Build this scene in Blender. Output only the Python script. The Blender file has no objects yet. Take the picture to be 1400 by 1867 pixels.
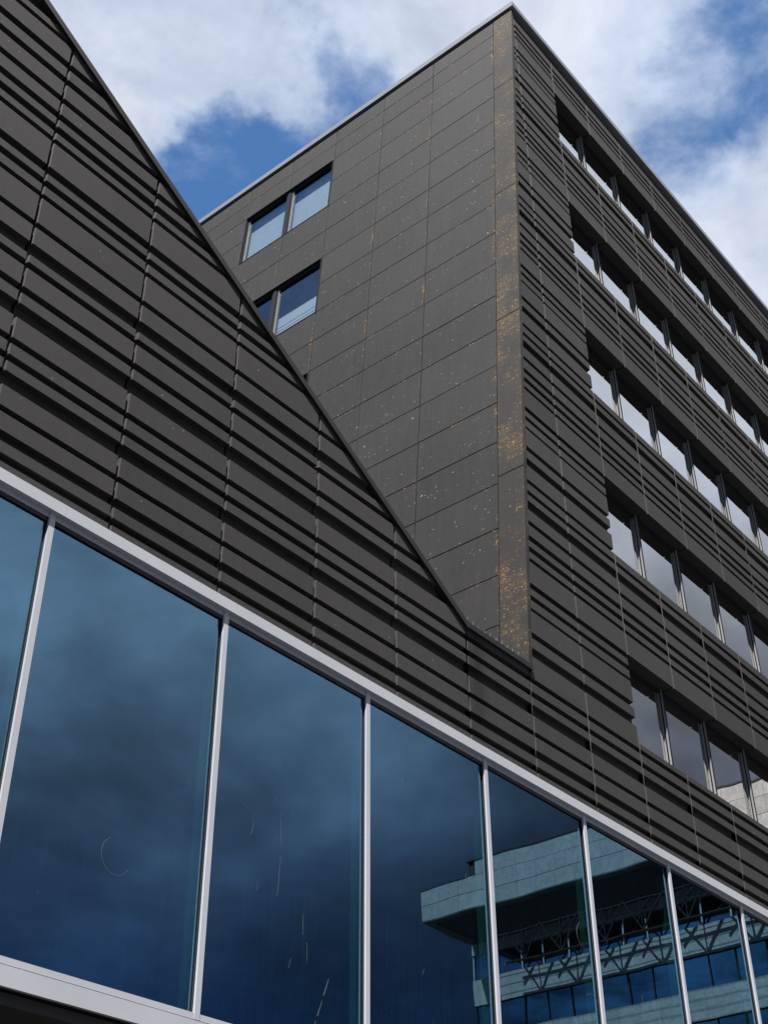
import bpy, bmesh, math, random
from mathutils import Vector, Matrix
R = math.radians
random.seed(7)
S = bpy.context.scene
COL = S.collection

# ------------------------------------------------------------------ camera
cam = bpy.data.cameras.new('camera')
cam.sensor_fit = 'VERTICAL'; cam.sensor_height = 36.0; cam.sensor_width = 36.0
cam.lens = 36.0 * 2422.24 / 1867.0
cam.clip_start = 0.05; cam.clip_end = 5000
cam_o = bpy.data.objects.new('camera', cam); COL.objects.link(cam_o)
CAM = Vector((-14.066, -8.889, 1.6))
yaw, pitch, roll = 0.884458, 0.629834, -0.006859
fwd = Vector((math.sin(yaw)*math.cos(pitch), math.cos(yaw)*math.cos(pitch), math.sin(pitch)))
r0 = Vector((math.cos(yaw), -math.sin(yaw), 0)); u0 = r0.cross(fwd)
rr = math.cos(roll)*r0 + math.sin(roll)*u0; uu = -math.sin(roll)*r0 + math.cos(roll)*u0
M = Matrix((rr, uu, -fwd)).transposed().to_4x4(); M.translation = CAM
cam_o.matrix_world = M
S.camera = cam_o

# ------------------------------------------------------------------ sun, sky, exposure
SUN = Vector((-0.36, -0.215, 0.82)).normalized()
sl = bpy.data.lights.new('sun', 'SUN'); sl.energy = 5.0; sl.angle = R(0.53); sl.color = (1.0, 0.965, 0.92)
so = bpy.data.objects.new('sun', sl); COL.objects.link(so)
so.rotation_euler = (-SUN).to_track_quat('-Z', 'Y').to_euler(); so.location = (-20, -10, 40)

world = bpy.data.worlds.new('World'); S.world = world; world.use_nodes = True
wn = world.node_tree; wn.nodes.clear()
def N(nt, t, **kw):
    n = nt.nodes.new(t)
    for k, v in kw.items():
        if k.startswith('i_'):
            key = k[2:]
            n.inputs[int(key) if key.isdigit() else key].default_value = v
        else: setattr(n, k, v)
    return n
def L(nt, a, b): nt.links.new(a, b)
def math_(nt, op, a, b=None, c=None, clamp=False):
    n = nt.nodes.new('ShaderNodeMath'); n.operation = op; n.use_clamp = clamp
    for i, v in enumerate((a, b, c)):
        if v is None: continue
        if isinstance(v, (int, float)): n.inputs[i].default_value = v
        else: nt.links.new(v, n.inputs[i])
    return n.outputs[0]
def maprange(nt, v, a, b, c=0.0, d=1.0, smooth=True):
    n = nt.nodes.new('ShaderNodeMapRange'); n.interpolation_type = 'SMOOTHSTEP' if smooth else 'LINEAR'
    nt.links.new(v, n.inputs[0])
    for i, x in enumerate((a, b, c, d)): n.inputs[i+1].default_value = x
    return n.outputs[0]
def mixc(nt, f, a, b):
    n = nt.nodes.new('ShaderNodeMix'); n.data_type = 'RGBA'
    for sock, v in ((n.inputs[0], f), (n.inputs[6], a), (n.inputs[7], b)):
        if isinstance(v, (int, float)): sock.default_value = v
        elif isinstance(v, tuple): sock.default_value = (*v, 1) if len(v) == 3 else v
        else: nt.links.new(v, sock)
    return n.outputs[2]

SKY = 0.050
def build_world():
    nt = wn
    out = N(nt, 'ShaderNodeOutputWorld'); bg = N(nt, 'ShaderNodeBackground'); L(nt, bg.outputs[0], out.inputs[0])
    sky = N(nt, 'ShaderNodeTexSky', sky_type='NISHITA', sun_disc=False)
    sky.sun_elevation = math.asin(SUN.z); sky.sun_rotation = math.atan2(SUN.x, SUN.y)
    sky.air_density = 1.0; sky.dust_density = 0.3; sky.ozone_density = 2.5
    bg.inputs[1].default_value = SKY
    tc = N(nt, 'ShaderNodeTexCoord'); d = tc.outputs['Generated']
    sep = N(nt, 'ShaderNodeSeparateXYZ'); L(nt, d, sep.inputs[0]); z = sep.outputs[2]
    # cloud deck: project the view direction on a flat layer
    zz = math_(nt, 'MAXIMUM', math_(nt, 'ADD', z, 0.12), 0.05)
    cmb = N(nt, 'ShaderNodeCombineXYZ')
    L(nt, math_(nt, 'DIVIDE', sep.outputs[0], zz), cmb.inputs[0]); L(nt, math_(nt, 'DIVIDE', sep.outputs[1], zz), cmb.inputs[1])
    mp = N(nt, 'ShaderNodeMapping'); L(nt, cmb.outputs[0], mp.inputs[0]); mp.inputs['Location'].default_value = (3.1, 1.7, 0.4)
    n1 = N(nt, 'ShaderNodeTexNoise', i_Scale=2.6, i_Detail=9.0, i_Roughness=0.58, i_Distortion=0.35); L(nt, mp.outputs[0], n1.inputs['Vector'])
    n2 = N(nt, 'ShaderNodeTexNoise', i_Scale=9.0, i_Detail=8.0, i_Roughness=0.62, i_Distortion=0.2); L(nt, mp.outputs[0], n2.inputs['Vector'])
    n3 = N(nt, 'ShaderNodeTexNoise', i_Scale=0.9, i_Detail=3.0, i_Roughness=0.5); L(nt, mp.outputs[0], n3.inputs['Vector'])
    dens = math_(nt, 'ADD', math_(nt, 'MULTIPLY', n1.outputs[0], 0.64), math_(nt, 'MULTIPLY', n2.outputs[0], 0.36))
    dens = math_(nt, 'ADD', dens, math_(nt, 'MULTIPLY', math_(nt, 'SUBTRACT', n3.outputs[0], 0.5), 0.30))
    # where banks and gaps of this sky stand (directions)
    def blob(az, el, rad, amp):
        v = Vector((math.sin(R(az))*math.cos(R(el)), math.cos(R(az))*math.cos(R(el)), math.sin(R(el))))
        dp = N(nt, 'ShaderNodeVectorMath', operation='DOT_PRODUCT'); L(nt, d, dp.inputs[0]); dp.inputs[1].default_value = v
        return maprange(nt, dp.outputs['Value'], math.cos(R(rad)), 1.0, 0.0, amp)
    wz = N(nt, 'ShaderNodeTexNoise', i_Scale=7.0, i_Detail=6.0, i_Roughness=0.6); L(nt, tc.outputs['Generated'], wz.inputs['Vector'])
    wv = N(nt, 'ShaderNodeVectorMath', operation='SUBTRACT'); L(nt, wz.outputs['Color'], wv.inputs[0]); wv.inputs[1].default_value = (0.5, 0.5, 0.5)
    wa = N(nt, 'ShaderNodeVectorMath', operation='MULTIPLY_ADD'); L(nt, wv.outputs[0], wa.inputs[0]); wa.inputs[1].default_value = (0.15, 0.15, 0.15); L(nt, tc.outputs['Generated'], wa.inputs[2])
    wnm = N(nt, 'ShaderNodeVectorMath', operation='NORMALIZE'); L(nt, wa.outputs[0], wnm.inputs[0]); d = wnm.outputs[0]
    for b in BLOBS: dens = math_(nt, 'ADD', dens, blob(*b))
    cover = maprange(nt, dens, 0.365, 0.60, 0.02, 1.0)
    wisp = math_(nt, 'MULTIPLY', maprange(nt, n2.outputs[0], 0.47, 0.72, 0.0, 0.45), maprange(nt, dens, 0.20, 0.42))
    cover = math_(nt, 'MAXIMUM', cover, wisp)
    thick = maprange(nt, dens, 0.52, 0.80)
    fine = math_(nt, 'MULTIPLY', maprange(nt, n2.outputs[0], 0.3, 0.75, 0.88, 1.06), maprange(nt, n1.outputs[0], 0.32, 0.60, 0.80, 1.06))
    shade = mixc(nt, thick, (3.1, 3.65, 4.7), (4.15, 4.45, 5.1))
    # cloud undersides grow greyer towards the horizon
    low = maprange(nt, z, 0.24, 0.57)
    n4 = N(nt, 'ShaderNodeTexNoise', i_Scale=4.2, i_Detail=4.0, i_Roughness=0.5, i_Distortion=0.3); L(nt, tc.outputs['Generated'], n4.inputs['Vector'])
    mott = maprange(nt, n4.outputs[0], 0.36, 0.62, 0.58, 1.26)
    hi = maprange(nt, z, 0.50, 0.70)
    mott = math_(nt, 'ADD', math_(nt, 'MULTIPLY', mott, math_(nt, 'SUBTRACT', 1.0, hi)), hi)
    shade = mixc(nt, low, (0.42, 0.78, 1.65), shade)
    fine = math_(nt, 'MULTIPLY', fine, mott)
    fine = math_(nt, 'MULTIPLY', fine, math_(nt, 'ADD', 1.0, blob(116, 25, 14, -0.60)))      # a dark-bellied cloud low beside the stone office
    vm = N(nt, 'ShaderNodeVectorMath', operation='SCALE'); L(nt, shade, vm.inputs[0]); L(nt, fine, vm.inputs['Scale'])
    sat = N(nt, 'ShaderNodeHueSaturation', i_Saturation=1.22, i_Value=1.0); L(nt, sky.outputs[0], sat.inputs['Color'])
    L(nt, mixc(nt, cover, sat.outputs[0], vm.outputs[0]), bg.inputs[0])
BLOBS = [(41.0, 48.8, 4.6, -0.24), (37.8, 46.3, 3.4, -0.25), (45.5, 50.8, 2.6, -0.10), (49.0, 54.4, 2.6, -0.15), (43.0, 56.0, 5.0, 0.05),
         (71.0, 51.0, 5.0, -0.15), (76.5, 54.0, 3.0, -0.10), (70.0, 55.0, 3.0, -0.06),
         (30.0, 54.0, 9.0, 0.16), (34.0, 49.5, 3.6, 0.16), (61.0, 55.0, 9.0, 0.18), (73.0, 45.5, 5.5, 0.18),
         (118.0, 48.0, 24.0, 0.42), (117.0, 27.0, 11.0, 0.34), (145.0, 28.0, 45.0, 0.40)]
build_world()
vs = S.view_settings
vs.view_transform = 'Standard'; vs.look = 'None'; vs.gamma = 1.0; vs.use_curve_mapping = False; vs.exposure = 1.8
S.cycles.max_bounces = 8; S.cycles.transparent_max_bounces = 12
S.cycles.sample_clamp_indirect = 6.0

# ------------------------------------------------------------------ materials
MATS = {}
def mat(name):
    m = bpy.data.materials.new(name); m.use_nodes = True; nt = m.node_tree
    return m, nt, nt.nodes['Principled BSDF']
def concrete(name, base, warm=0.0, speck=0.03, speck_scale=55, streak=0.10, grain=0.16, bump=0.35, lichen=None, rough=0.85, spec=0.25, gscale=38.0, rand=0.18, blot=0.35):
    m, nt, p = mat(name)
    geo = N(nt, 'ShaderNodeNewGeometry'); pos = geo.outputs['Position']
    oi = N(nt, 'ShaderNodeObjectInfo')
    big = N(nt, 'ShaderNodeTexNoise', i_Scale=0.55, i_Detail=4.0, i_Roughness=0.6); L(nt, pos, big.inputs['Vector'])
    fine = N(nt, 'ShaderNodeTexNoise', i_Scale=gscale, i_Detail=6.0, i_Roughness=0.8); L(nt, pos, fine.inputs['Vector'])
    mp = N(nt, 'ShaderNodeMapping'); L(nt, pos, mp.inputs[0]); mp.inputs['Scale'].default_value = (6.0, 6.0, 0.35)
    st = N(nt, 'ShaderNodeTexNoise', i_Scale=1.6, i_Detail=5.0, i_Roughness=0.65); L(nt, mp.outputs[0], st.inputs['Vector'])
    v = math_(nt, 'ADD', 1.0, math_(nt, 'MULTIPLY', math_(nt, 'SUBTRACT', big.outputs[0], 0.5), blot))
    v = math_(nt, 'ADD', v, math_(nt, 'MULTIPLY', math_(nt, 'SUBTRACT', fine.outputs[0], 0.5), grain*2))
    v = math_(nt, 'ADD', v, math_(nt, 'MULTIPLY', math_(nt, 'SUBTRACT', st.outputs[0], 0.5), streak*2))
    v = math_(nt, 'ADD', v, math_(nt, 'MULTIPLY', math_(nt, 'SUBTRACT', oi.outputs['Random'], 0.5), rand))
    vm = N(nt, 'ShaderNodeVectorMath', operation='SCALE'); vm.inputs[0].default_value = base; L(nt, v, vm.inputs['Scale'])
    col = vm.outputs[0]
    # pale aggregate and droppings: sparse specks of several sizes
    for sc_, th, amt in ((speck_scale, 0.13, speck), (speck_scale*0.4, 0.09, speck*0.5)):
        vo = N(nt, 'ShaderNodeTexVoronoi', i_Scale=sc_); L(nt, pos, vo.inputs['Vector'])
        dot = maprange(nt, vo.outputs['Distance'], th*1.6, th*0.8)
        sepc = N(nt, 'ShaderNodeSeparateColor'); L(nt, vo.outputs['Color'], sepc.inputs[0])
        pick = math_(nt, 'GREATER_THAN', sepc.outputs[0], 1.0-amt)
        clump = N(nt, 'ShaderNodeTexNoise', i_Scale=1.3, i_Detail=3.0); L(nt, pos, clump.inputs['Vector'])
        f = math_(nt, 'MULTIPLY', math_(nt, 'MULTIPLY', dot, pick), maprange(nt, clump.outputs[0], 0.35, 0.62))
        col = mixc(nt, f, col, (0.15, 0.15, 0.145))
    if lichen:
        tcn = N(nt, 'ShaderNodeTexCoord'); sg = N(nt, 'ShaderNodeSeparateXYZ'); L(nt, tcn.outputs['Generated'], sg.inputs[0])
        clump = N(nt, 'ShaderNodeTexNoise', i_Scale=lichen['clump'], i_Detail=4.0, i_Roughness=0.65); L(nt, pos, clump.inputs['Vector'])
        cl = maprange(nt, clump.outputs[0], lichen['lo'], lichen['hi'])
        if lichen.get('edge'):
            # colonies sit along the joints where water lingers
            top = maprange(nt, sg.outputs[2], 0.93, 1.0); rgt = maprange(nt, sg.outputs[1], 0.05, 0.0)
            cl = math_(nt, 'MULTIPLY', cl, math_(nt, 'ADD', 0.0, math_(nt, 'MAXIMUM', top, rgt)))
        for sc_, th in ((lichen['scale'], 0.34), (lichen['scale']*2.3, 0.38)):
            wob = N(nt, 'ShaderNodeTexNoise', i_Scale=sc_*2.2, i_Detail=2.0); L(nt, pos, wob.inputs['Vector'])
            wv = N(nt, 'ShaderNodeVectorMath', operation='MULTIPLY_ADD'); L(nt, wob.outputs['Color'], wv.inputs[0])
            wv.inputs[1].default_value = (0.5/sc_,)*3; L(nt, pos, wv.inputs[2])
            vo = N(nt, 'ShaderNodeTexVoronoi', i_Scale=sc_); L(nt, wv.outputs[0], vo.inputs['Vector'])
            sepc = N(nt, 'ShaderNodeSeparateColor'); L(nt, vo.outputs['Color'], sepc.inputs[0])
            pick = maprange(nt, math_(nt, 'ADD', sepc.outputs[0], math_(nt, 'MULTIPLY', cl, lichen['amt'])), 0.98, 1.0, smooth=False)
            size = math_(nt, 'MULTIPLY_ADD', sepc.outputs[1], 0.34, th-0.24)
            dot = math_(nt, 'LESS_THAN', vo.outputs['Distance'], size)
            lc = mixc(nt, sepc.outputs[2], (0.175, 0.082, 0.012), (0.25, 0.145, 0.02))
            col = mixc(nt, math_(nt, 'MULTIPLY', math_(nt, 'MULTIPLY', dot, pick), 0.9), col, lc)
        if lichen.get('film'):
            col = mixc(nt, math_(nt, 'MULTIPLY', cl, lichen['film']), col, (0.07, 0.05, 0.02))
    L(nt, col, p.inputs['Base Color']); p.inputs['Roughness'].default_value = rough; p.inputs['Specular IOR Level'].default_value = spec
    bn = N(nt, 'ShaderNodeTexNoise', i_Scale=70.0, i_Detail=6.0, i_Roughness=0.75); L(nt, pos, bn.inputs['Vector'])
    bp = N(nt, 'ShaderNodeBump', i_Strength=min(bump, 1.0), i_Distance=0.006); L(nt, bn.outputs[0], bp.inputs['Height']); L(nt, bp.outputs[0], p.inputs['Normal'])
    MATS[name] = m
concrete('rib_concrete', (0.0204, 0.0186, 0.0179), speck=0.03, speck_scale=20, streak=0.22, grain=0.85, bump=1.0, gscale=52.0, rand=0.34, blot=0.5)
concrete('gable_concrete', (0.0076, 0.0069, 0.0068), speck=0.08, speck_scale=15, streak=0.8, grain=0.5, bump=0.4, rand=0.42, blot=1.0, gscale=30.0,
         lichen=dict(clump=1.6, lo=0.52, hi=0.68, scale=30, amt=0.85, edge=True), rough=0.75)
concrete('corner_concrete', (0.0104, 0.0086, 0.0075), speck=0.08, speck_scale=15, streak=0.12, grain=0.12, bump=0.25,
         lichen=dict(clump=1.1, lo=0.40, hi=0.70, scale=33, amt=0.46, film=0.20), rough=0.8)
concrete('pale_stone', (0.2752, 0.2590, 0.2427), speck=0.0, streak=0.15, grain=0.04, bump=0.1)
def add_dark_patch(name, x, half, z0, z1):
    # soft dark patch in the panel colour below the foot of the sloping roof edge
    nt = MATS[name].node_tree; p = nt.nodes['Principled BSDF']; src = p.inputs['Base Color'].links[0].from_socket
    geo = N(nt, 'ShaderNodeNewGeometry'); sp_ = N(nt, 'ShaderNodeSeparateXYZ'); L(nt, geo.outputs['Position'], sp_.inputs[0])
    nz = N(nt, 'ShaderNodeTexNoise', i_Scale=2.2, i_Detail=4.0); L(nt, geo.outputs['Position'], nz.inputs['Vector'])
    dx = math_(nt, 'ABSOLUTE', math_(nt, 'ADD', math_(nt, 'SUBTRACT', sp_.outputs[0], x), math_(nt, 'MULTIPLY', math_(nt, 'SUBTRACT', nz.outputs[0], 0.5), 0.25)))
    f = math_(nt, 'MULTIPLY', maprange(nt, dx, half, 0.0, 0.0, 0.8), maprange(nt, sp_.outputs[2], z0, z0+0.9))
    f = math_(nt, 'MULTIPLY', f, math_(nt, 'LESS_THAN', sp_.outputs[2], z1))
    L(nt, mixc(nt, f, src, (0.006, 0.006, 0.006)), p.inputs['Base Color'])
add_dark_patch('rib_concrete', -1.28, 0.26, 9.0, 10.95)
def add_veins(name, amt):
    nt = MATS[name].node_tree; p = nt.nodes['Principled BSDF']; src = p.inputs['Base Color'].links[0].from_socket
    geo = N(nt, 'ShaderNodeNewGeometry'); oi = N(nt, 'ShaderNodeObjectInfo')
    ad = N(nt, 'ShaderNodeVectorMath', operation='ADD'); L(nt, geo.outputs['Position'], ad.inputs[0])
    sc2 = math_(nt, 'MULTIPLY', oi.outputs['Random'], 40.0); cx = N(nt, 'ShaderNodeCombineXYZ'); L(nt, sc2, cx.inputs[0]); L(nt, cx.outputs[0], ad.inputs[1])
    nz = N(nt, 'ShaderNodeTexNoise', i_Scale=1.1, i_Detail=7.0, i_Roughness=0.68, i_Distortion=1.6); L(nt, ad.outputs[0], nz.inputs['Vector'])
    v = math_(nt, 'ABSOLUTE', math_(nt, 'SUBTRACT', nz.outputs[0], 0.5)); f = maprange(nt, v, 0.0, 0.05, amt, 0.0)
    L(nt, mixc(nt, f, src, (0.10, 0.105, 0.11)), p.inputs['Base Color'])
add_veins('pale_stone', 0.4)
concrete('panel_edge', (0.0321, 0.0290, 0.0280), speck=0.0, streak=0.3, grain=0.4, bump=0.4)
concrete('asphalt', (0.04, 0.04, 0.04), speck=0.01, streak=0.0, grain=0.2, bump=0.3)
def plain(name, col, rough=0.5, metallic=0.0, spec=0.5, vary=0.08, scale=3.0, bump=0.0):
    m, nt, p = mat(name)
    geo = N(nt, 'ShaderNodeNewGeometry'); nz = N(nt, 'ShaderNodeTexNoise', i_Scale=scale, i_Detail=5.0, i_Roughness=0.6); L(nt, geo.outputs['Position'], nz.inputs['Vector'])
    v = math_(nt, 'ADD', 1.0-vary, math_(nt, 'MULTIPLY', nz.outputs[0], 2*vary))
    vm = N(nt, 'ShaderNodeVectorMath', operation='SCALE'); vm.inputs[0].default_value = col; L(nt, v, vm.inputs['Scale'])
    L(nt, vm.outputs[0], p.inputs['Base Color']); p.inputs['Metallic'].default_value = metallic
    p.inputs['Specular IOR Level'].default_value = spec
    L(nt, math_(nt, 'ADD', rough-0.05, math_(nt, 'MULTIPLY', nz.outputs[0], 0.1)), p.inputs['Roughness'])
    MATS[name] = m
plain('pale_aluminium', (0.2812, 0.2850, 0.3078), rough=0.5, vary=0.12, scale=1.2)
plain('coping_metal', (0.1549, 0.1654, 0.1830), rough=0.5, metallic=0.3, vary=0.06)
plain('dark_metal', (0.0080, 0.0076, 0.0076), rough=0.65, spec=0.25, vary=0.15)
plain('dark_frame', (0.010, 0.012, 0.018), rough=0.7, spec=0.08, vary=0.1)
plain('sash_aluminium', (0.1560, 0.1530, 0.1500), rough=0.7, spec=0.2)
plain('black_seal', (0.006, 0.006, 0.007), rough=0.6)
plain('core_dark', (0.007, 0.007, 0.008), rough=0.9)
plain('interior_dark', (0.0240, 0.0256, 0.0288), rough=0.9)
plain('soffit_dark', (0.0176, 0.0160, 0.0152), rough=0.8, vary=0.2)
plain('roof_felt', (0.05, 0.05, 0.05), rough=0.9)
plain('green_post', (0.07, 0.22, 0.17), rough=0.5)
plain('blind_white', (0.2976, 0.3125, 0.3224), rough=0.7)
plain('steel_spike', (0.3600, 0.3600, 0.3600), rough=0.3, metallic=0.6)
plain('glass_scuff', (0.042, 0.044, 0.048), rough=0.9, vary=0.3, scale=40)
plain('corrugated_metal', (0.2720, 0.2880, 0.2880), rough=0.5)
plain('canopy_soffit', (0.05, 0.055, 0.055), rough=0.8)
plain('painted_steel', (0.012, 0.013, 0.014), rough=0.7, spec=0.1)
def glass(name, ior, refl, trans, wave=0.0, wscale=0.6, dust=0.0):
    m = bpy.data.materials.new(name); m.use_nodes = True; nt = m.node_tree; nt.nodes.clear()
    out = N(nt, 'ShaderNodeOutputMaterial'); mx = N(nt, 'ShaderNodeMixShader'); L(nt, mx.outputs[0], out.inputs[0])
    tr = N(nt, 'ShaderNodeBsdfTransparent'); tr.inputs[0].default_value = (*trans, 1)
    gl = N(nt, 'ShaderNodeBsdfGlossy'); gl.inputs['Color'].default_value = (*refl, 1); gl.inputs['Roughness'].default_value = 0.0
    geo = N(nt, 'ShaderNodeNewGeometry')
    if wave:
        nz = N(nt, 'ShaderNodeTexNoise', i_Scale=wscale, i_Detail=1.0); L(nt, geo.outputs['Position'], nz.inputs['Vector'])
        bp = N(nt, 'ShaderNodeBump', i_Strength=1.0, i_Distance=wave); L(nt, nz.outputs[0], bp.inputs['Height']); L(nt, bp.outputs[0], gl.inputs['Normal'])
    r0_ = ((ior-1)/(ior+1))**2
    dp = N(nt, 'ShaderNodeVectorMath', operation='DOT_PRODUCT'); L(nt, geo.outputs['Incoming'], dp.inputs[0]); L(nt, geo.outputs['Normal'], dp.inputs[1])
    cs = math_(nt, 'SUBTRACT', 1.0, math_(nt, 'ABSOLUTE', dp.outputs['Value']), clamp=True)
    fr = math_(nt, 'MULTIPLY_ADD', math_(nt, 'POWER', cs, 5.0), 1-r0_, r0_)
    front = math_(nt, 'SUBTRACT', 1.0, geo.outputs['Backfacing'])
    L(nt, math_(nt, 'MULTIPLY', fr, front), mx.inputs[0]); L(nt, tr.outputs[0], mx.inputs[1])
    L(nt, mixc(nt, geo.outputs['Backfacing'], trans, (1.0, 1.0, 1.0)), tr.inputs[0])
    last = gl.outputs[0]
    if dust:
        df = N(nt, 'ShaderNodeBsdfDiffuse'); df.inputs[0].default_value = (0.2, 0.2, 0.19, 1)
        mp = N(nt, 'ShaderNodeMapping'); L(nt, geo.outputs['Position'], mp.inputs[0]); mp.inputs['Scale'].default_value = (22.0, 22.0, 0.5)
        s1 = N(nt, 'ShaderNodeTexNoise', i_Scale=1.5, i_Detail=6.0, i_Roughness=0.7); L(nt, mp.outputs[0], s1.inputs['Vector'])
        vo = N(nt, 'ShaderNodeTexVoronoi', i_Scale=9.0); L(nt, geo.outputs['Position'], vo.inputs['Vector'])
        dots = maprange(nt, vo.outputs['Distance'], 0.06, 0.03, 0.0, 0.35)
        f = math_(nt, 'ADD', maprange(nt, s1.outputs[0], 0.45, 0.85, 0.0, dust), math_(nt, 'MULTIPLY', dots, maprange(nt, s1.outputs[0], 0.5, 0.6)))
        mx2 = N(nt, 'ShaderNodeMixShader'); L(nt, f, mx2.inputs[0]); L(nt, mx.outputs[0], mx2.inputs[1]); L(nt, df.outputs[0], mx2.inputs[2]); L(nt, mx2.outputs[0], out.inputs[0])
    L(nt, last, mx.inputs[2])
    MATS[name] = m
glass('curtain_glass', 3.15, (0.37, 0.71, 1.0), (0.16, 0.24, 0.24), wave=0.0027, wscale=0.55, dust=0.02)
glass('window_glass', 9.0, (0.96, 0.98, 1.0), (0.10, 0.11, 0.12), wave=0.0012, wscale=1.2)
glass('clear_window_glass', 2.4, (0.85, 0.92, 1.0), (0.62, 0.70, 0.74), wave=0.0012, wscale=1.2)
glass('far_glass', 4.0, (0.7, 0.95, 1.0), (0.02, 0.04, 0.05))

# ------------------------------------------------------------------ helpers
def box(bm, a, b):
    x0, y0, z0 = a; x1, y1, z1 = b
    v = [bm.verts.new(p) for p in ((x0,y0,z0),(x1,y0,z0),(x1,y1,z0),(x0,y1,z0),(x0,y0,z1),(x1,y0,z1),(x1,y1,z1),(x0,y1,z1))]
    for f in ((0,3,2,1),(4,5,6,7),(0,1,5,4),(1,2,6,5),(2,3,7,6),(3,0,4,7)): bm.faces.new([v[i] for i in f])
    return v
def hexa(bm, pts):      # 8 corners, ordered like box()
    v = [bm.verts.new(p) for p in pts]
    for f in ((0,3,2,1),(4,5,6,7),(0,1,5,4),(1,2,6,5),(2,3,7,6),(3,0,4,7)): bm.faces.new([v[i] for i in f])
def to_mesh(bm, name, material):
    bmesh.ops.recalc_face_normals(bm, faces=bm.faces)
    me = bpy.data.meshes.new(name); bm.to_mesh(me); bm.free()
    for m in (material if isinstance(material, (list, tuple)) else [material]): me.materials.append(MATS[m])
    return me
def obj(name, bm, material, parent=None, loc=None):
    me = bm if isinstance(bm, bpy.types.Mesh) else to_mesh(bm, name, material)
    o = bpy.data.objects.new(name, me); COL.objects.link(o)
    if loc is not None: o.location = loc
    if parent: o.parent = parent
    return o
def boxes(name, material, parent, *bs, loc=None):
    bm = bmesh.new()
    for a, b in bs: box(bm, a, b)
    return obj(name, bm, material, parent, loc)
def thing(name, label, cat, loc=(0,0,0), group=None):
    o = bpy.data.objects.new(name, None); COL.objects.link(o); o.location = loc; o.empty_display_size = 0.5
    o['label'] = label; o['category'] = cat; o['kind'] = 'thing'
    if group: o['group'] = group
    return o
def structure(o): o['kind'] = 'structure'; return o

# ------------------------------------------------------------------ setting: ground
g = boxes('ground', 'asphalt', None, ((-900, -900, -0.5), (900, 900, 0.0))); structure(g)

# ------------------------------------------------------------------ shared facade dimensions
W = 1.5                     # width of one cladding column
ST = 3.67                   # storey height
SOF = [12.44 + ST*k for k in range(5)]      # window heads
SILL = -1.60                # sill below its head
GAP = 0.020                 # half of the open joint
BAT = 0.0821                # the end wall leans back by this
def gx(z): return -0.004 + BAT*(z - 10.95)
# ribs of one storey (bottom, top) above a window head
STOREY = [(0.0,0.397),(0.472,0.588),(0.693,0.807),(0.913,1.117),(1.207,1.424),(1.61,1.735),(1.822,1.972),(2.056,2.354),
          (2.508,2.675),(2.777,3.153),(3.209,3.355),(3.444,3.565)]
TOWER_RIBS = [(z0+SOF[0]+ST*k, z1+SOF[0]+ST*k) for k in range(-1, 5) for z0, z1 in STOREY]
WING_RIBS = [(8.78,9.11),(9.195,9.28),(9.375,9.50),(9.62,9.82),(9.895,10.135),(10.315,10.435),(10.527,10.665),(10.752,11.02),(11.222,11.36),
             (11.46,11.72),(11.812,11.915),(12.09,12.33),(12.413,12.79),(12.865,12.985),(13.09,13.19),(13.32,13.71),
             (13.79,13.89),(14.01,14.12),(14.23,14.42),(14.52,14.76),(14.87,15.03),(15.15,15.42),(15.50,15.60),(15.78,16.02),(16.10,16.48),
             (16.56,16.68),(16.79,16.9),(17.0,17.22),(17.31,17.55),(17.66,17.8),(17.9,18.05),(18.15,18.45),(18.57,18.76),(18.86,19.22),(19.3,19.46),(19.56,19.7),(19.8,20.2),(20.3,20.5),(20.6,20.8),(20.9,21.2)]
DEP = 0.068                 # rib depth
def rib_profile(ribs, z0, z1, back, segs):
    """outline (y,z) from bottom to top for ribs cut to z0..z1"""
    pts = []
    rs = [(max(a, z0), min(b, z1)) for a, b in ribs if b > z0+0.02 and a < z1-0.02]
    pts.append((back, z0))
    if rs[0][0] > z0+0.01: pts.append((DEP, z0))
    for i, (a, b) in enumerate(rs):
        if a > z0+0.01: pts += [(DEP, a-0.014), (0.0, a)]
        else: pts.append((0.0, a))
        if b < z1-0.005: pts += [(0.0, b), (DEP, b+0.016)]
        else: pts.append((0.0, b))
    if rs[-1][1] < z1-0.005: pts.append((DEP, z1))
    pts.append((back, z1))
    return pts
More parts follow.
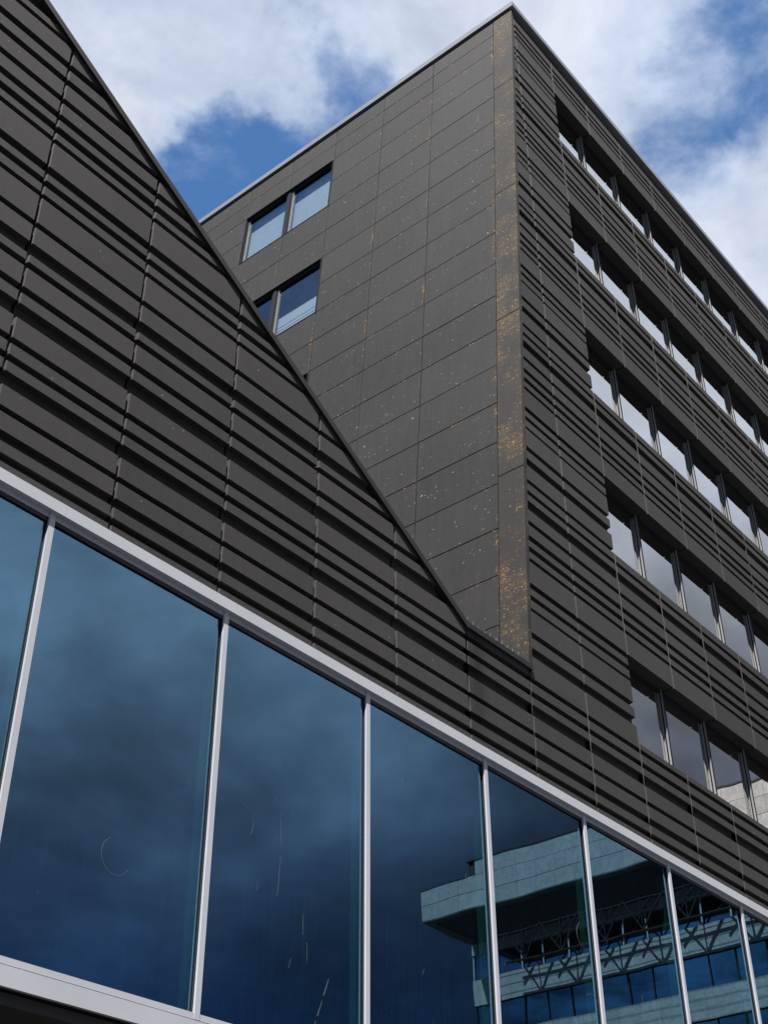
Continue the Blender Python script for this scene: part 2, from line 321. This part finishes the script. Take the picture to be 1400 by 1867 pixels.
def rib_panel(x0, x1, z0, z1, ribs, back=0.14, cuts=(), oz=0.0, jitter=None):
    """one cladding panel; the ribs keep a slight unevenness along their length"""
    bm = bmesh.new(); prof = rib_profile(ribs, z0, z1, back, 1)
    rnd = random.Random(jitter if jitter is not None else 1)
    xs = [x0] + [x0+0.004 + (x1-x0-0.004)*t for t in (0, 0.2, 0.4, 0.6, 0.8, 1)]
    rows = []
    amp = [(rnd.uniform(-0.010, 0.010) if 0 < p[0] < back else 0.0, rnd.uniform(0, 6.28)) for p in prof]
    for k, x in enumerate(xs):
        row = []
        for (y, z), (a, ph) in zip(prof, amp):
            dy = a*math.sin(ph + k*1.05) if 1 < k < 6 else 0.0
            if k == 0 and y < 0.001: dy = 0.004
            row.append(bm.verts.new((x, y + dy, z - oz)))
        rows.append(row)
    n = len(prof)
    for k in range(6):
        for i in range(n):
            j = (i+1) % n
            f = bm.faces.new((rows[k][i], rows[k+1][i], rows[k+1][j], rows[k][j]))
            if k == 0: f.material_index = 1
    bm.faces.new(rows[0]).material_index = 1; bm.faces.new(list(reversed(rows[-1])))
    for co, no in cuts:
        co = Vector(co); co.z -= oz
        r = bmesh.ops.bisect_plane(bm, geom=bm.verts[:]+bm.edges[:]+bm.faces[:], dist=1e-5, plane_co=co, plane_no=no, clear_outer=True)
        ed = [e for e in r['geom_cut'] if isinstance(e, bmesh.types.BMEdge)]
        if ed: bmesh.ops.edgenet_fill(bm, edges=ed)
    if not bm.faces: bm.free(); return None
    bmesh.ops.triangulate(bm, faces=[f for f in bm.faces if len(f.verts) > 4])
    return bm

# ------------------------------------------------------------------ tower block
tower = thing('tower_block', 'tall dark grey office tower with ribbon windows, ribbed front and lichen spotted end wall', 'building')
NC = 16
ZTOP = 28.53
# core: dark body behind the cladding, leaning end wall, stepped back behind the windows
bm = bmesh.new()
def lean_block(bm, xo, x1, y0, y1, z0, z1):
    hexa(bm, [(gx(z0)+xo,y0,z0),(x1,y0,z0),(x1,y1,z0),(gx(z0)+xo,y1,z0),(gx(z1)+xo,y0,z1),(x1,y0,z1),(x1,y1,z1),(gx(z1)+xo,y1,z1)])
lean_block(bm, 0.62, NC*W-0.05, 1.5, 13.9, 0.0, ZTOP-0.05)
for k in range(5):          # floor slabs between window rows
    top = SOF[k]+ST+SILL if k < 4 else ZTOP-0.06
    lean_block(bm, 0.14, NC*W-0.05, 0.375, 1.49, SOF[k]+0.02, top-0.02)
lean_block(bm, 0.14, NC*W-0.05, 0.375, 1.49, 9.25, SOF[0]+SILL-0.02)
for k in range(5):          # solid bay beside the windows
    lean_block(bm, 0.14, 2*W-0.03, 0.375, 1.49, SOF[k]+SILL-0.015, SOF[k]+0.015)
# end wall backing beside and between its windows
GROWS = [28.535, 27.942, 27.315, 26.432, 25.522, 24.622, 23.682, 22.77, 21.861, 20.953, 20.044, 19.135, 18.226, 17.318, 16.409, 15.5, 14.591, 13.663, 12.747, 11.826, 10.915]
GCOLS = [0.50, 2.21, 3.70, 5.215, 6.67, 8.13, 9.62, 11.1, 12.6, 14.0]
GWIN = [(27.315, 25.522), (23.682, 21.861), (20.044, 18.226), (16.409, 14.591)]
lean_block(bm, 0.13, 0+2.9, 1.5, 5.215, 10.3, ZTOP-0.05)
lean_block(bm, 0.13, 0+2.9, 8.13, 13.9, 10.3, ZTOP-0.05)
edges_ = [ZTOP-0.05] + [z for w in GWIN for z in w] + [10.3]
for i in range(0, len(edges_), 2):
    lean_block(bm, 0.13, 2.9, 5.215, 8.13, edges_[i+1], edges_[i])
obj('core_wall', bm, 'core_dark', tower)

def batter_cut(off):        # keep the side right of the leaning corner
    return ((gx(10.95)+off, 0, 10.95), Vector((-1, 0, BAT)).normalized())
# jamb columns (solid, beside the windows), storey by storey
col0 = batter_cut(0.105)
zs_j = [SOF[0]+SILL] + [SOF[k] for k in range(5)] + [ZTOP-0.10]
for c in (0, 1):
    for i in range(len(zs_j)-1):
        z0, z1 = zs_j[i]+0.0, zs_j[i+1]
        bmp = rib_panel(c*W+GAP if c else 0.0, (c+1)*W-GAP, z0, z1, TOWER_RIBS, back=0.36, cuts=(col0,), jitter=c*10+i)
        if bmp: obj('ribbed_panel', bmp, ('rib_concrete', 'panel_edge'), tower)
# spandrel panels between the window rows, shared meshes
meshes = {}
for c in range(2, NC):
    for k in range(5):
        key = ('top' if k == 4 else 'mid', c % 3)
        if key not in meshes:
            h = ZTOP-0.10-SOF[4] if k == 4 else ST+SILL
            bmp = rib_panel(GAP, W-GAP, SOF[k], SOF[k]+h, TOWER_RIBS, back=0.36, oz=SOF[k], jitter=40+c)
            meshes[key] = to_mesh(bmp, 'ribbed_panel', ('rib_concrete', 'panel_edge'))
        obj('ribbed_panel', meshes[key], None, tower, (c*W, 0, SOF[k]))
# base course under the lowest windows, above the glazing
for c in range(0, NC):
    key = ('base', c % 3)
    if key not in meshes:
        bmp = rib_panel(GAP, W-GAP, 9.10, SOF[0]+SILL, [r for r in WING_RIBS if r[0] < 10.6]+[(10.752, 11.05)], back=0.36, oz=9.10, jitter=60+c)
        meshes[key] = to_mesh(bmp, 'ribbed_panel', ('rib_concrete', 'panel_edge'))
    obj('ribbed_panel', meshes[key], None, tower, (c*W, 0, 9.10))

# ribbon windows: one unit per column and row
def window_unit(parent, loc, first=False):
    x0 = 0.0; x1 = W; h = -SILL
    if 'win_frame' not in meshes:
        bm = bmesh.new()
        for a, b in (((W-0.082, 0.185, -h), (W-0.042, 0.230, 0.0)), ((W-0.105, 0.232, -h), (W-0.02, 0.345, 0.0)),
                     ((-0.02, 0.232, -0.05), (W-0.107, 0.345, 0.0)), ((-0.02, 0.232, -h), (W-0.107, 0.345, -h+0.05))): box(bm, a, b)
        meshes['win_frame'] = to_mesh(bm, 'window_frame', 'dark_frame')
        bm = bmesh.new()
        box(bm, (W-0.0855, 0.190, -h), (W-0.083, 0.222, -0.002)); meshes['win_post'] = to_mesh(bm, 'post_edge', 'sash_aluminium')
        bm = bmesh.new(); box(bm, (W-0.109, 0.240, -h+0.05), (W-0.1065, 0.259, -0.052)); meshes['win_sash'] = to_mesh(bm, 'sash_edge', 'sash_aluminium')
        bm = bmesh.new(); box(bm, (-0.018, 0.263, -h+0.051), (W-0.1095, 0.271, -0.051)); meshes['win_pane'] = to_mesh(bm, 'pane', 'window_glass')
    w = obj('window', meshes['win_frame'], None, parent, loc)
    obj('sash_edge', meshes['win_sash'], None, w); obj('post_edge', meshes['win_post'], None, w); p = obj('pane', meshes['win_pane'], None, w)
    p.rotation_euler = (random.uniform(-0.006, 0.006), 0, random.uniform(-0.004, 0.004)); 
    return w
for k in range(5):
    for c in range(2, NC):
        window_unit(tower, (c*W, 0, SOF[k]))

# leaning end wall: panels in rows and columns around the windows
def lean_panel(name, y0, y1, z0, z1, t, material, parent, g=0.0065, proud=0.0):
    y0 += g*1.7; y1 -= g*1.7; z0 += g; z1 -= g; bv = 0.004
    bm = bmesh.new(); yc, zc = (y0+y1)/2, (z0+z1)/2; o = Vector((gx(zc), yc, zc))
    def P(off, y, z): return Vector((gx(z)+off-proud, y, z)) - o
    # front face with a small arris all round
    back = [P(t, y0, z0), P(t, y1, z0), P(t, y1, z1), P(t, y0, z1)]
    mid = [P(bv, y0, z0), P(bv, y1, z0), P(bv, y1, z1), P(bv, y0, z1)]
    fr = [P(0, y0+bv, z0+bv), P(0, y1-bv, z0+bv), P(0, y1-bv, z1-bv), P(0, y0+bv, z1-bv)]
    vb, vm_, vf = [[bm.verts.new(p) for p in ring] for ring in (back, mid, fr)]
    bm.faces.new(vf); bm.faces.new(list(reversed(vb)))
    for a, b in ((vb, vm_), (vm_, vf)):
        for i in range(4): j = (i+1) % 4; bm.faces.new((a[i], a[j], b[j], b[i]))
    return obj(name, bm, material, parent, o)
for ci in range(len(GCOLS)-1):
    for ri in range(len(GROWS)-1):
        y0, y1, z1, z0 = GCOLS[ci], GCOLS[ci+1], GROWS[ri], GROWS[ri+1]
        if ci in (3, 4) and any(zt >= z1-0.01 and zb <= z0+0.01 for zt, zb in GWIN): continue
        lean_panel('cladding_panel', y0, y1, z0, z1, 0.05, 'gable_concrete', tower, proud=random.uniform(0, 0.004))
CORN = [28.535, 25.756, 22.098, 18.439, 14.722, 10.95]
for i in range(5):
    o = lean_panel('corner_panel', -0.015, 0.50, CORN[i+1], CORN[i], 0.092, 'corner_concrete', tower, proud=0.004)
    o['label'] = 'narrow corner panel spotted with orange lichen'
# end wall windows: two panes each behind a thin metal surround
for wi, (zt, zb) in enumerate(GWIN[:3]):
    y0, y1, ym = 5.215, 8.13, 6.67
    def lb(bm, off0, off1, ya, yb, za, zb_):
        hexa(bm, [(gx(za)+off0,ya,za),(gx(za)+off1,ya,za),(gx(za)+off1,yb,za),(gx(za)+off0,yb,za),
                  (gx(zb_)+off0,ya,zb_),(gx(zb_)+off1,ya,zb_),(gx(zb_)+off1,yb,zb_),(gx(zb_)+off0,yb,zb_)])
    bm = bmesh.new()
    e = 0.022
    lb(bm, -0.012, 0.17, y0, y1, zt-e, zt-0.004); lb(bm, -0.012, 0.17, y0, y1, zb+0.004, zb+e)
    lb(bm, -0.012, 0.17, y0, y0+e, zb+e, zt-e); lb(bm, -0.012, 0.17, y1-e, y1, zb+e, zt-e)
    wobj = obj('window', bm, 'dark_frame', tower)
    bm = bmesh.new()
    for ya, yb in ((y0+e, ym-0.05), (ym+0.05, y1-e)):
        lb(bm, 0.05, 0.12, ya, yb, zt-e-0.07, zt-e); lb(bm, 0.05, 0.12, ya, yb, zb+e, zb+e+0.05)
        lb(bm, 0.05, 0.12, ya, ya+0.05, zb+e+0.05, zt-e-0.07); lb(bm, 0.05, 0.12, yb-0.05, yb, zb+e+0.05, zt-e-0.07)
    lb(bm, 0.03, 0.12, ym-0.05, ym+0.05, zb+e, zt-e)
    obj('window_frame', bm, 'dark_frame', wobj)
    for ys in (ym-0.05, y1-e):      # bare aluminium edge of each sash, facing the street
        bm = bmesh.new(); lb(bm, 0.056, 0.094, ys-0.060, ys-0.0505, zb+e+0.05, zt-e-0.07); obj('sash_edge', bm, 'sash_aluminium', wobj)
    for ya, yb in ((y0+e+0.05, ym-0.10), (ym+0.10, y1-e-0.05)):
        bm = bmesh.new(); lb(bm, 0.095, 0.103, ya, yb, zb+e+0.05, zt-e-0.07); obj('pane', bm, 'clear_window_glass', wobj)
    bm = bmesh.new(); lb(bm, 0.9, 0.95, y0, y1, zb, zt); obj('interior_wall', bm, 'interior_dark', wobj)
    if wi == 0:
        bm = bmesh.new(); lb(bm, 0.20, 0.212, y0+0.04, y1-0.04, zb+0.03, zt-0.03); obj('blind', bm, 'blind_white', wobj)
    if wi == 1:
        zh = zb+e+0.05 + 0.62
        for s in range(5):
            h0 = zb+e+0.06 + s*0.115
            bm = bmesh.new(); lb(bm, 0.20, 0.212, y0+0.04, y1-0.04, h0, h0+(0.092 if s < 4 else 0.32)); obj('blind_slat', bm, 'blind_white', wobj)

# roof edge: pale metal coping in lengths along both walls
zc0, zc1 = ZTOP+0.03, ZTOP+0.18
ysegs = [-0.075, 2.9, 6.1, 9.3, 12.2, 14.05]
for i in range(len(ysegs)-1):
    bm = bmesh.new(); ya, yb = ysegs[i]+(0.002 if i else 0), ysegs[i+1]-0.002
    x = gx(ZTOP)-0.05
    box(bm, (x, ya, zc0), (x+0.42, yb, zc1)); obj('coping', bm, 'coping_metal', tower)
xsegs = [gx(ZTOP)+0.375] + [4.6+3.0*i for i in range(6)] + [NC*W]
for i in range(len(xsegs)-1):
    bm = bmesh.new(); box(bm, (xsegs[i]+0.002, -0.073, zc0+0.002), (xsegs[i+1]-0.002, 0.35, zc1-0.002)); obj('coping', bm, 'coping_metal', tower)
boxes('roof', 'roof_felt', tower, ((gx(ZTOP)+0.3, 0.34, ZTOP-0.04), (NC*W-0.06, 13.85, ZTOP+0.06)))
boxes('rear_wall', 'gable_concrete', tower, ((1.8, 13.92, 0.0), (NC*W, 14.05, ZTOP)), ((NC*W-0.045, 0.38, 0.0), (NC*W, 13.91, ZTOP)))

# ------------------------------------------------------------------ sloped wing
wing = thing('sloped_wing', 'low dark ribbed wing with a steep sloping roof edge above the blue glazing', 'building')
SLOPE = 0.614; FX, FZ = -1.48, 10.947
def ztop(x): return FZ + max(0.0, (FX - x))*SLOPE
NW = 11
slope_n = Vector((SLOPE, 0, 1)).normalized()
cut_s = ((FX, 0, FZ-0.118), slope_n)
for c in range(-NW, 0):
    x0, x1 = c*W+GAP, (c+1)*W-GAP
    zt = ztop(x0)+0.2 if c < -1 else FZ-0.09
    splits = [9.10, 12.40, 15.72, 30.0]
    for i in range(3):
        za, zb_ = splits[i], min(splits[i+1], zt)
        if zb_ - za < 0.2: continue
        bmp = rib_panel(x0, x1, za, zb_, WING_RIBS, back=0.20, cuts=(cut_s,) if c < -1 else (), jitter=200+c*3+i)
        if bmp: obj('ribbed_panel', bmp, ('rib_concrete', 'panel_edge'), wing)
# dark metal edge along the slope and over the low step
def slope_pt(x, dz, y): return (x, y, ztop(x)+dz)
sx = [FX, -3.884, -7.03, -10.1, -13.2, -NW*W]
for i in range(len(sx)-1):
    bm = bmesh.new(); xa, xb = sx[i+1]+0.004, sx[i]-0.004
    def q(x, dz, y): return (x, y, FZ + (FX-x)*SLOPE + dz)
    hexa(bm, [q(xa,-0.105,-0.035), q(xb,-0.105,-0.035), q(xb,-0.105,0.30), q(xa,-0.105,0.30), q(xa,0,-0.035), q(xb,0,-0.035), q(xb,0,0.30), q(xa,0,0.30)])
    obj('edge_trim', bm, 'dark_metal', wing)
boxes('edge_trim', 'dark_metal', wing, ((FX+0.004, -0.035, FZ-0.085), (0.06, 0.30, FZ)))
bm = bmesh.new()            # body and roof behind the front
xl = -NW*W
prof = [(xl, 9.0), (0.1, 9.0), (0.1, FZ-0.15), (FX, FZ-0.15), (xl, ztop(xl)-0.16)]
va = [bm.verts.new((x, 0.21, z)) for x, z in prof]; vb = [bm.verts.new((x, 13.9, z)) for x, z in prof]
bm.faces.new(va); bm.faces.new(list(reversed(vb)))
for i in range(5): j = (i+1) % 5; bm.faces.new((va[i], va[j], vb[j], vb[i]))
obj('roof_body', bm, 'core_dark', wing)
boxes('end_wall', 'gable_concrete', wing, ((xl-0.1, 0.0, 0.0), (xl, 13.9, ztop(xl)-0.1)))

# bird spikes on the low step
sp = thing('bird_spike_strip', 'row of thin pale bird spikes along the low parapet at the tower foot', 'bird spikes', (FX, 0, FZ))
boxes('base_strip', 'steel_spike', sp, ((0.02, 0.02, 0.0), (1.36, 0.05, 0.006)))
for i in range(30):
    bm = bmesh.new(); x = 0.03+i*0.045; dx = random.uniform(-0.012, 0.012); dy = (-0.03, 0.0, 0.03)[i % 3]; h = random.uniform(0.075, 0.105); r = 0.0022
    hexa(bm, [(x-r,0.035-r,0.004),(x+r,0.035-r,0.004),(x+r,0.035+r,0.004),(x-r,0.035+r,0.004),(x+dx-r,0.035+dy-r,h),(x+dx+r,0.035+dy-r,h),(x+dx+r,0.035+dy+r,h),(x+dx-r,0.035+dy+r,h)])
    obj('spike', bm, 'steel_spike', sp)

# ------------------------------------------------------------------ glazed front under both
cw = thing('glass_curtain_wall', 'wide blue reflecting glass front in pale aluminium framing under the dark ribs', 'glazing')
MS = 2.315; MX = [-1.225 + MS*k for k in range(-7, 9)]
HW = 0.032
ZH, ZS = 8.985, 4.912
for i, mx in enumerate(MX):
    bm = bmesh.new(); box(bm, (mx-HW, -0.014, ZS-0.055), (mx+HW, 0.03, ZH+0.085)); obj('mullion', bm, 'pale_aluminium', cw)
    boxes('seal', 'black_seal', cw, ((mx-HW-0.008, 0.012, ZS), (mx+HW+0.008, 0.031, ZH)))
    boxes('inner_post', 'green_post', cw, ((mx-0.045, 0.12, ZS), (mx+0.03, 0.20, ZH-0.12)))
for i in range(len(MX)-1):
    a, b = MX[i]+HW, MX[i+1]-HW
    boxes('head_rail', 'pale_aluminium', cw, ((a+0.001, 0.002, ZH-0.005), (b-0.001, 0.03, ZH+0.10)))
    boxes('head_seal', 'black_seal', cw, ((a, 0.012, ZH-0.045), (b, 0.03, ZH-0.006)))
    boxes('sill_rail', 'pale_aluminium', cw, ((a+0.001, -0.009, ZS-0.055), (b-0.001, 0.03, ZS)))
    boxes('head_flashing', 'pale_aluminium', cw, ((a+0.075, -0.055, 9.035), (b+0.136, -0.001, 9.165)))
    boxes('sill_flashing', 'pale_aluminium', cw, ((a-HW+0.001, -0.018, 4.69), (b+HW-0.001, 0.02, 4.848)))
    pc = Vector(((a+b)/2, 0.040, (ZS+ZH)/2)); rnd = random.Random(i*13+5)
    pane = boxes('pane', 'curtain_glass', cw, ((a-0.005-pc.x, -0.006, ZS-0.02-pc.z), (b+0.005-pc.x, 0.006, ZH+0.02-pc.z)), loc=pc)
    pane.rotation_euler = (rnd.uniform(-0.0012, 0.0012), 0, rnd.uniform(-0.0022, 0.0022))
    # dirt on the outside of the pane
    rnd = random.Random(i*7+3)
    marks = []
    for s in range(rnd.randint(2, 5)):
        marks.append((rnd.uniform(a+0.15, b-0.15), rnd.uniform(ZS+0.3, ZH-0.4), rnd.uniform(0.03, 0.16), rnd.uniform(-0.03, 0.03), 0.0014))
    if i == 5: marks += [(-4.873, 7.11, 0.42, 0.04, 0.006), (-4.84, 6.67, 0.42, -0.03, 0.005), (-4.087, 5.62, 0.22, -0.09, 0.009), (-4.18, 5.39, 0.26, -0.10, 0.008), (-4.49, 6.16, 0.2, 0.01, 0.004), (-4.42, 5.9, 0.2, 0.01, 0.003)]
    bm = bmesh.new()
    for x, z, ln, dx, wd in marks:
        n = 5
        pts = [(x + dx*t + rnd.uniform(-0.004, 0.004), z - ln*t) for t in [k/n for k in range(n+1)]]
        for k in range(n):
            if rnd.random() < 0.2: continue
            w0 = wd*(1-abs(2*k/n-0.8)*0.6)*0.5
            (xa, za), (xb, zb_) = pts[k], pts[k+1]
            hexa(bm, [(xa-w0,0.0315,za),(xa+w0,0.0315,za),(xa+w0,0.0335,za),(xa-w0,0.0335,za),(xb-w0,0.0315,zb_),(xb+w0,0.0315,zb_),(xb+w0,0.0335,zb_),(xb-w0,0.0335,zb_)])
    obj('dirt_streaks', bm, 'glass_scuff', pane, -pc)['kind'] = 'stuff'
def ring_mark(parent, x, z, r, a0, a1):
    bm = bmesh.new(); n = 14
    for k in range(n):
        t0, t1 = a0+(a1-a0)*k/n, a0+(a1-a0)*(k+1)/n; w_ = 0.0017*(0.4+math.sin(math.pi*(k+0.5)/n))
        P = []
        for y in (0.0312, 0.0334):
            P.append([(x+(r-w_)*math.cos(t0), y, z+(r-w_)*math.sin(t0)), (x+(r+w_)*math.cos(t0), y, z+(r+w_)*math.sin(t0)),
                      (x+(r+w_)*math.cos(t1), y, z+(r+w_)*math.sin(t1)), (x+(r-w_)*math.cos(t1), y, z+(r-w_)*math.sin(t1))])
        hexa(bm, P[0]+P[1])
    obj('scuff_ring', bm, 'glass_scuff', parent, -parent.location)
panes = [o for o in cw.children if o.name.startswith('pane')]
def pane_at(x): return min(panes, key=lambda o: abs(o.location.x - x))
for (x, z, a0, a1) in ((-6.91, 6.04, R(120), R(330)), (-5.42, 6.86, R(-40), R(120)), (0.86, 7.30, R(110), R(260)), (0.9, 6.4, R(30), R(130))):
    ring_mark(pane_at(x), x, z, 0.17, a0, a1)
xa, xb = MX[0]-0.3, MX[-1]+0.3
boxes('interior_floor', 'interior_dark', cw, ((xa, 0.06, 4.70), (xb, 7.9, 4.88)))
boxes('interior_ceiling', 'interior_dark', cw, ((xa, 0.05, 9.01), (xb, 7.9, 9.06)))
boxes('interior_wall', 'interior_dark', cw, ((xa, 7.95, 4.7), (xb, 8.1, 9.06)))
boxes('soffit', 'soffit_dark', cw, ((xa, 0.06, 4.58), (xb, 8.0, 4.672)))
boxes('recessed_base_wall', 'soffit_dark', cw, ((xa, 3.2, 0.0), (xb, 3.4, 4.575)))
boxes('backing', 'core_dark', cw, ((xa, 0.12, 9.065), (xb, 1.4, 9.098)))

# ------------------------------------------------------------------ building across the street (seen in the glass)
ob = thing('stone_clad_office', 'pale stone office with overhanging roof slab, visible as a reflection in the blue glass', 'building', (40, -32.7, 0))
def OB(name, m, *bs): 
    return boxes(name, m, ob, *[((a[0]-40, a[1]+32.7, a[2]), (b[0]-40, b[1]+32.7, b[2])) for a, b in bs])
YE, YN = -32.7, -7.5
OB('roof_slab', 'core_dark', ((40.06, YE+0.06, 25.0), (40.4, YN, 26.58)), ((40.06, -29.6, 26.6), (40.4, YN, 27.38)), ((44.2, YE+0.06, 24.99), (58, YN, 27.38)), ((40.42, YE+0.06, 25.0), (44.18, YE+0.5, 26.58)))
OB('slab_soffit', 'canopy_soffit', ((40.0, YE, 24.94), (40.5, YN, 24.985)), ((44.0, YE, 24.94), (58, YN, 24.985)), ((40.51, YE, 24.94), (43.99, YE+0.6, 24.985)))
lx = 40.55
while lx < 43.9:            # added blades, tilted to let sun reach the wall while the soffit looks closed
    bm = bmesh.new(); dx, dz = 0.20, -0.455; a, b = lx-40, 25.40
    hexa(bm, [(a,0.62,b),(a+0.02,0.62,b),(a+0.02,YN-YE,b),(a,YN-YE,b),(a+dx,0.62,b+dz),(a+dx+0.02,0.62,b+dz),(a+dx+0.02,YN-YE,b+dz),(a+dx,YN-YE,b+dz)])
    obj('added_sun_blade', bm, 'canopy_soffit', ob); lx += 0.20
def stone_mesh(key, h, l=1.18):
    if key not in meshes:
        bm = bmesh.new(); box(bm, (0, 0.004, 0.004), (0.055, l-0.004, h-0.004)); meshes[key] = to_mesh(bm, 'stone_panel', 'pale_stone')
    return meshes[key]
ny = int((YN-YE)/1.18)
for i in range(ny):
    for r_, (z0, h) in enumerate(((25.0, 0.78), (25.80, 0.80))):
        obj('stone_panel', stone_mesh('st%d' % r_, h), None, ob, (0, i*1.18, z0))
    if i*1.18+YE > -29.8: obj('stone_panel', stone_mesh('st2', 0.80), None, ob, (0, i*1.18, 26.61))
OB('coping', 'dark_metal', ((39.97, -29.7, 27.40), (40.42, YN, 27.47)), ((39.98, YE, 26.595), (40.2, -29.72, 26.62)))
WX = 44.3
OB('wall', 'core_dark', ((WX+0.5, YE+0.1, 0), (58, YN, 24.93)))
OB('fascia', 'corrugated_metal', *[((WX+(0.0 if k % 2 else 0.04), YE+k*0.15, 24.35), (WX+0.3, YE+k*0.15+0.15, 24.93)) for k in range(int((YN-YE)/0.15))])
bands = [(23.0, 21.65), (20.1, 18.7), (17.2, 15.8), (14.3, 12.9), (11.4, 10.0), (8.5, 7.1), (5.6, 4.2), (2.7, 0.0)]
top = 24.35
for bi, (z1, z0) in enumerate(bands):
    for i in range(ny):
        if bi < 3: obj('stone_panel', stone_mesh('sp%d' % bi, z1-z0), None, ob, (WX-40, i*1.18, z0))
    if bi >= 3: OB('stone_band', 'pale_stone', ((WX, YE, z0), (WX+0.3, YN, z1)))
    else: OB('spandrel_back', 'core_dark', ((WX+0.06, YE, z0), (WX+0.3, YN, z1)))
    nw = int((YN-YE)/1.48)
    for i in range(nw):
        y0 = YE+i*1.48
        if bi < 3:
            w = OB('window', 'painted_steel' if bi else 'pale_aluminium', ((WX+0.10, y0, z1), (WX+0.22, y0+0.07, top)))
            pn = boxes('pane', 'far_glass', w, ((WX-40+0.16, y0+32.7+0.07, z1), (WX-40+0.18, y0+32.7+1.48, top)))
    if bi >= 3: OB('window_band', 'far_glass', ((WX+0.16, YE, z1), (WX+0.2, YN, top)))
    top = z0
# steel truss under the overhang, its shadow crosses the stone band
tr = []
bm = bmesh.new()
def bar(bm, a, b, w=0.07):
    a, b = Vector(a), Vector(b); d = (b-a).normalized(); u = d.cross(Vector((1, 0, 0))).normalized()*w; v = Vector((w, 0, 0))
    hexa(bm, [a-u-v, a+u-v, a+u+v, a-u+v, b-u-v, b+u-v, b+u+v, b-u+v])
x = 43.6-40
y = 2.6
while y < YN-YE-4:          # crossed web members of uneven bays
    d = random.uniform(2.2, 3.0)
    bar(bm, (x, y, 24.9), (x, y+d*0.5, 23.2), 0.035); bar(bm, (x, y+d, 24.9), (x, y+d*0.5, 23.2), 0.035)
    bar(bm, (x+0.25, y+0.2, 23.2), (x+0.25, y+d*0.72, 24.9), 0.03)
    bar(bm, (x, y+d*0.5, 24.9), (x, y+d*0.5, 23.2), 0.03)
    y += d
bar(bm, (x, 2.6, 23.2), (x, YN-YE-0.5, 23.2), 0.05); bar(bm, (x, 2.6, 24.1), (x, YN-YE-0.5, 24.1), 0.03)
obj('steel_truss', bm, 'painted_steel', ob)
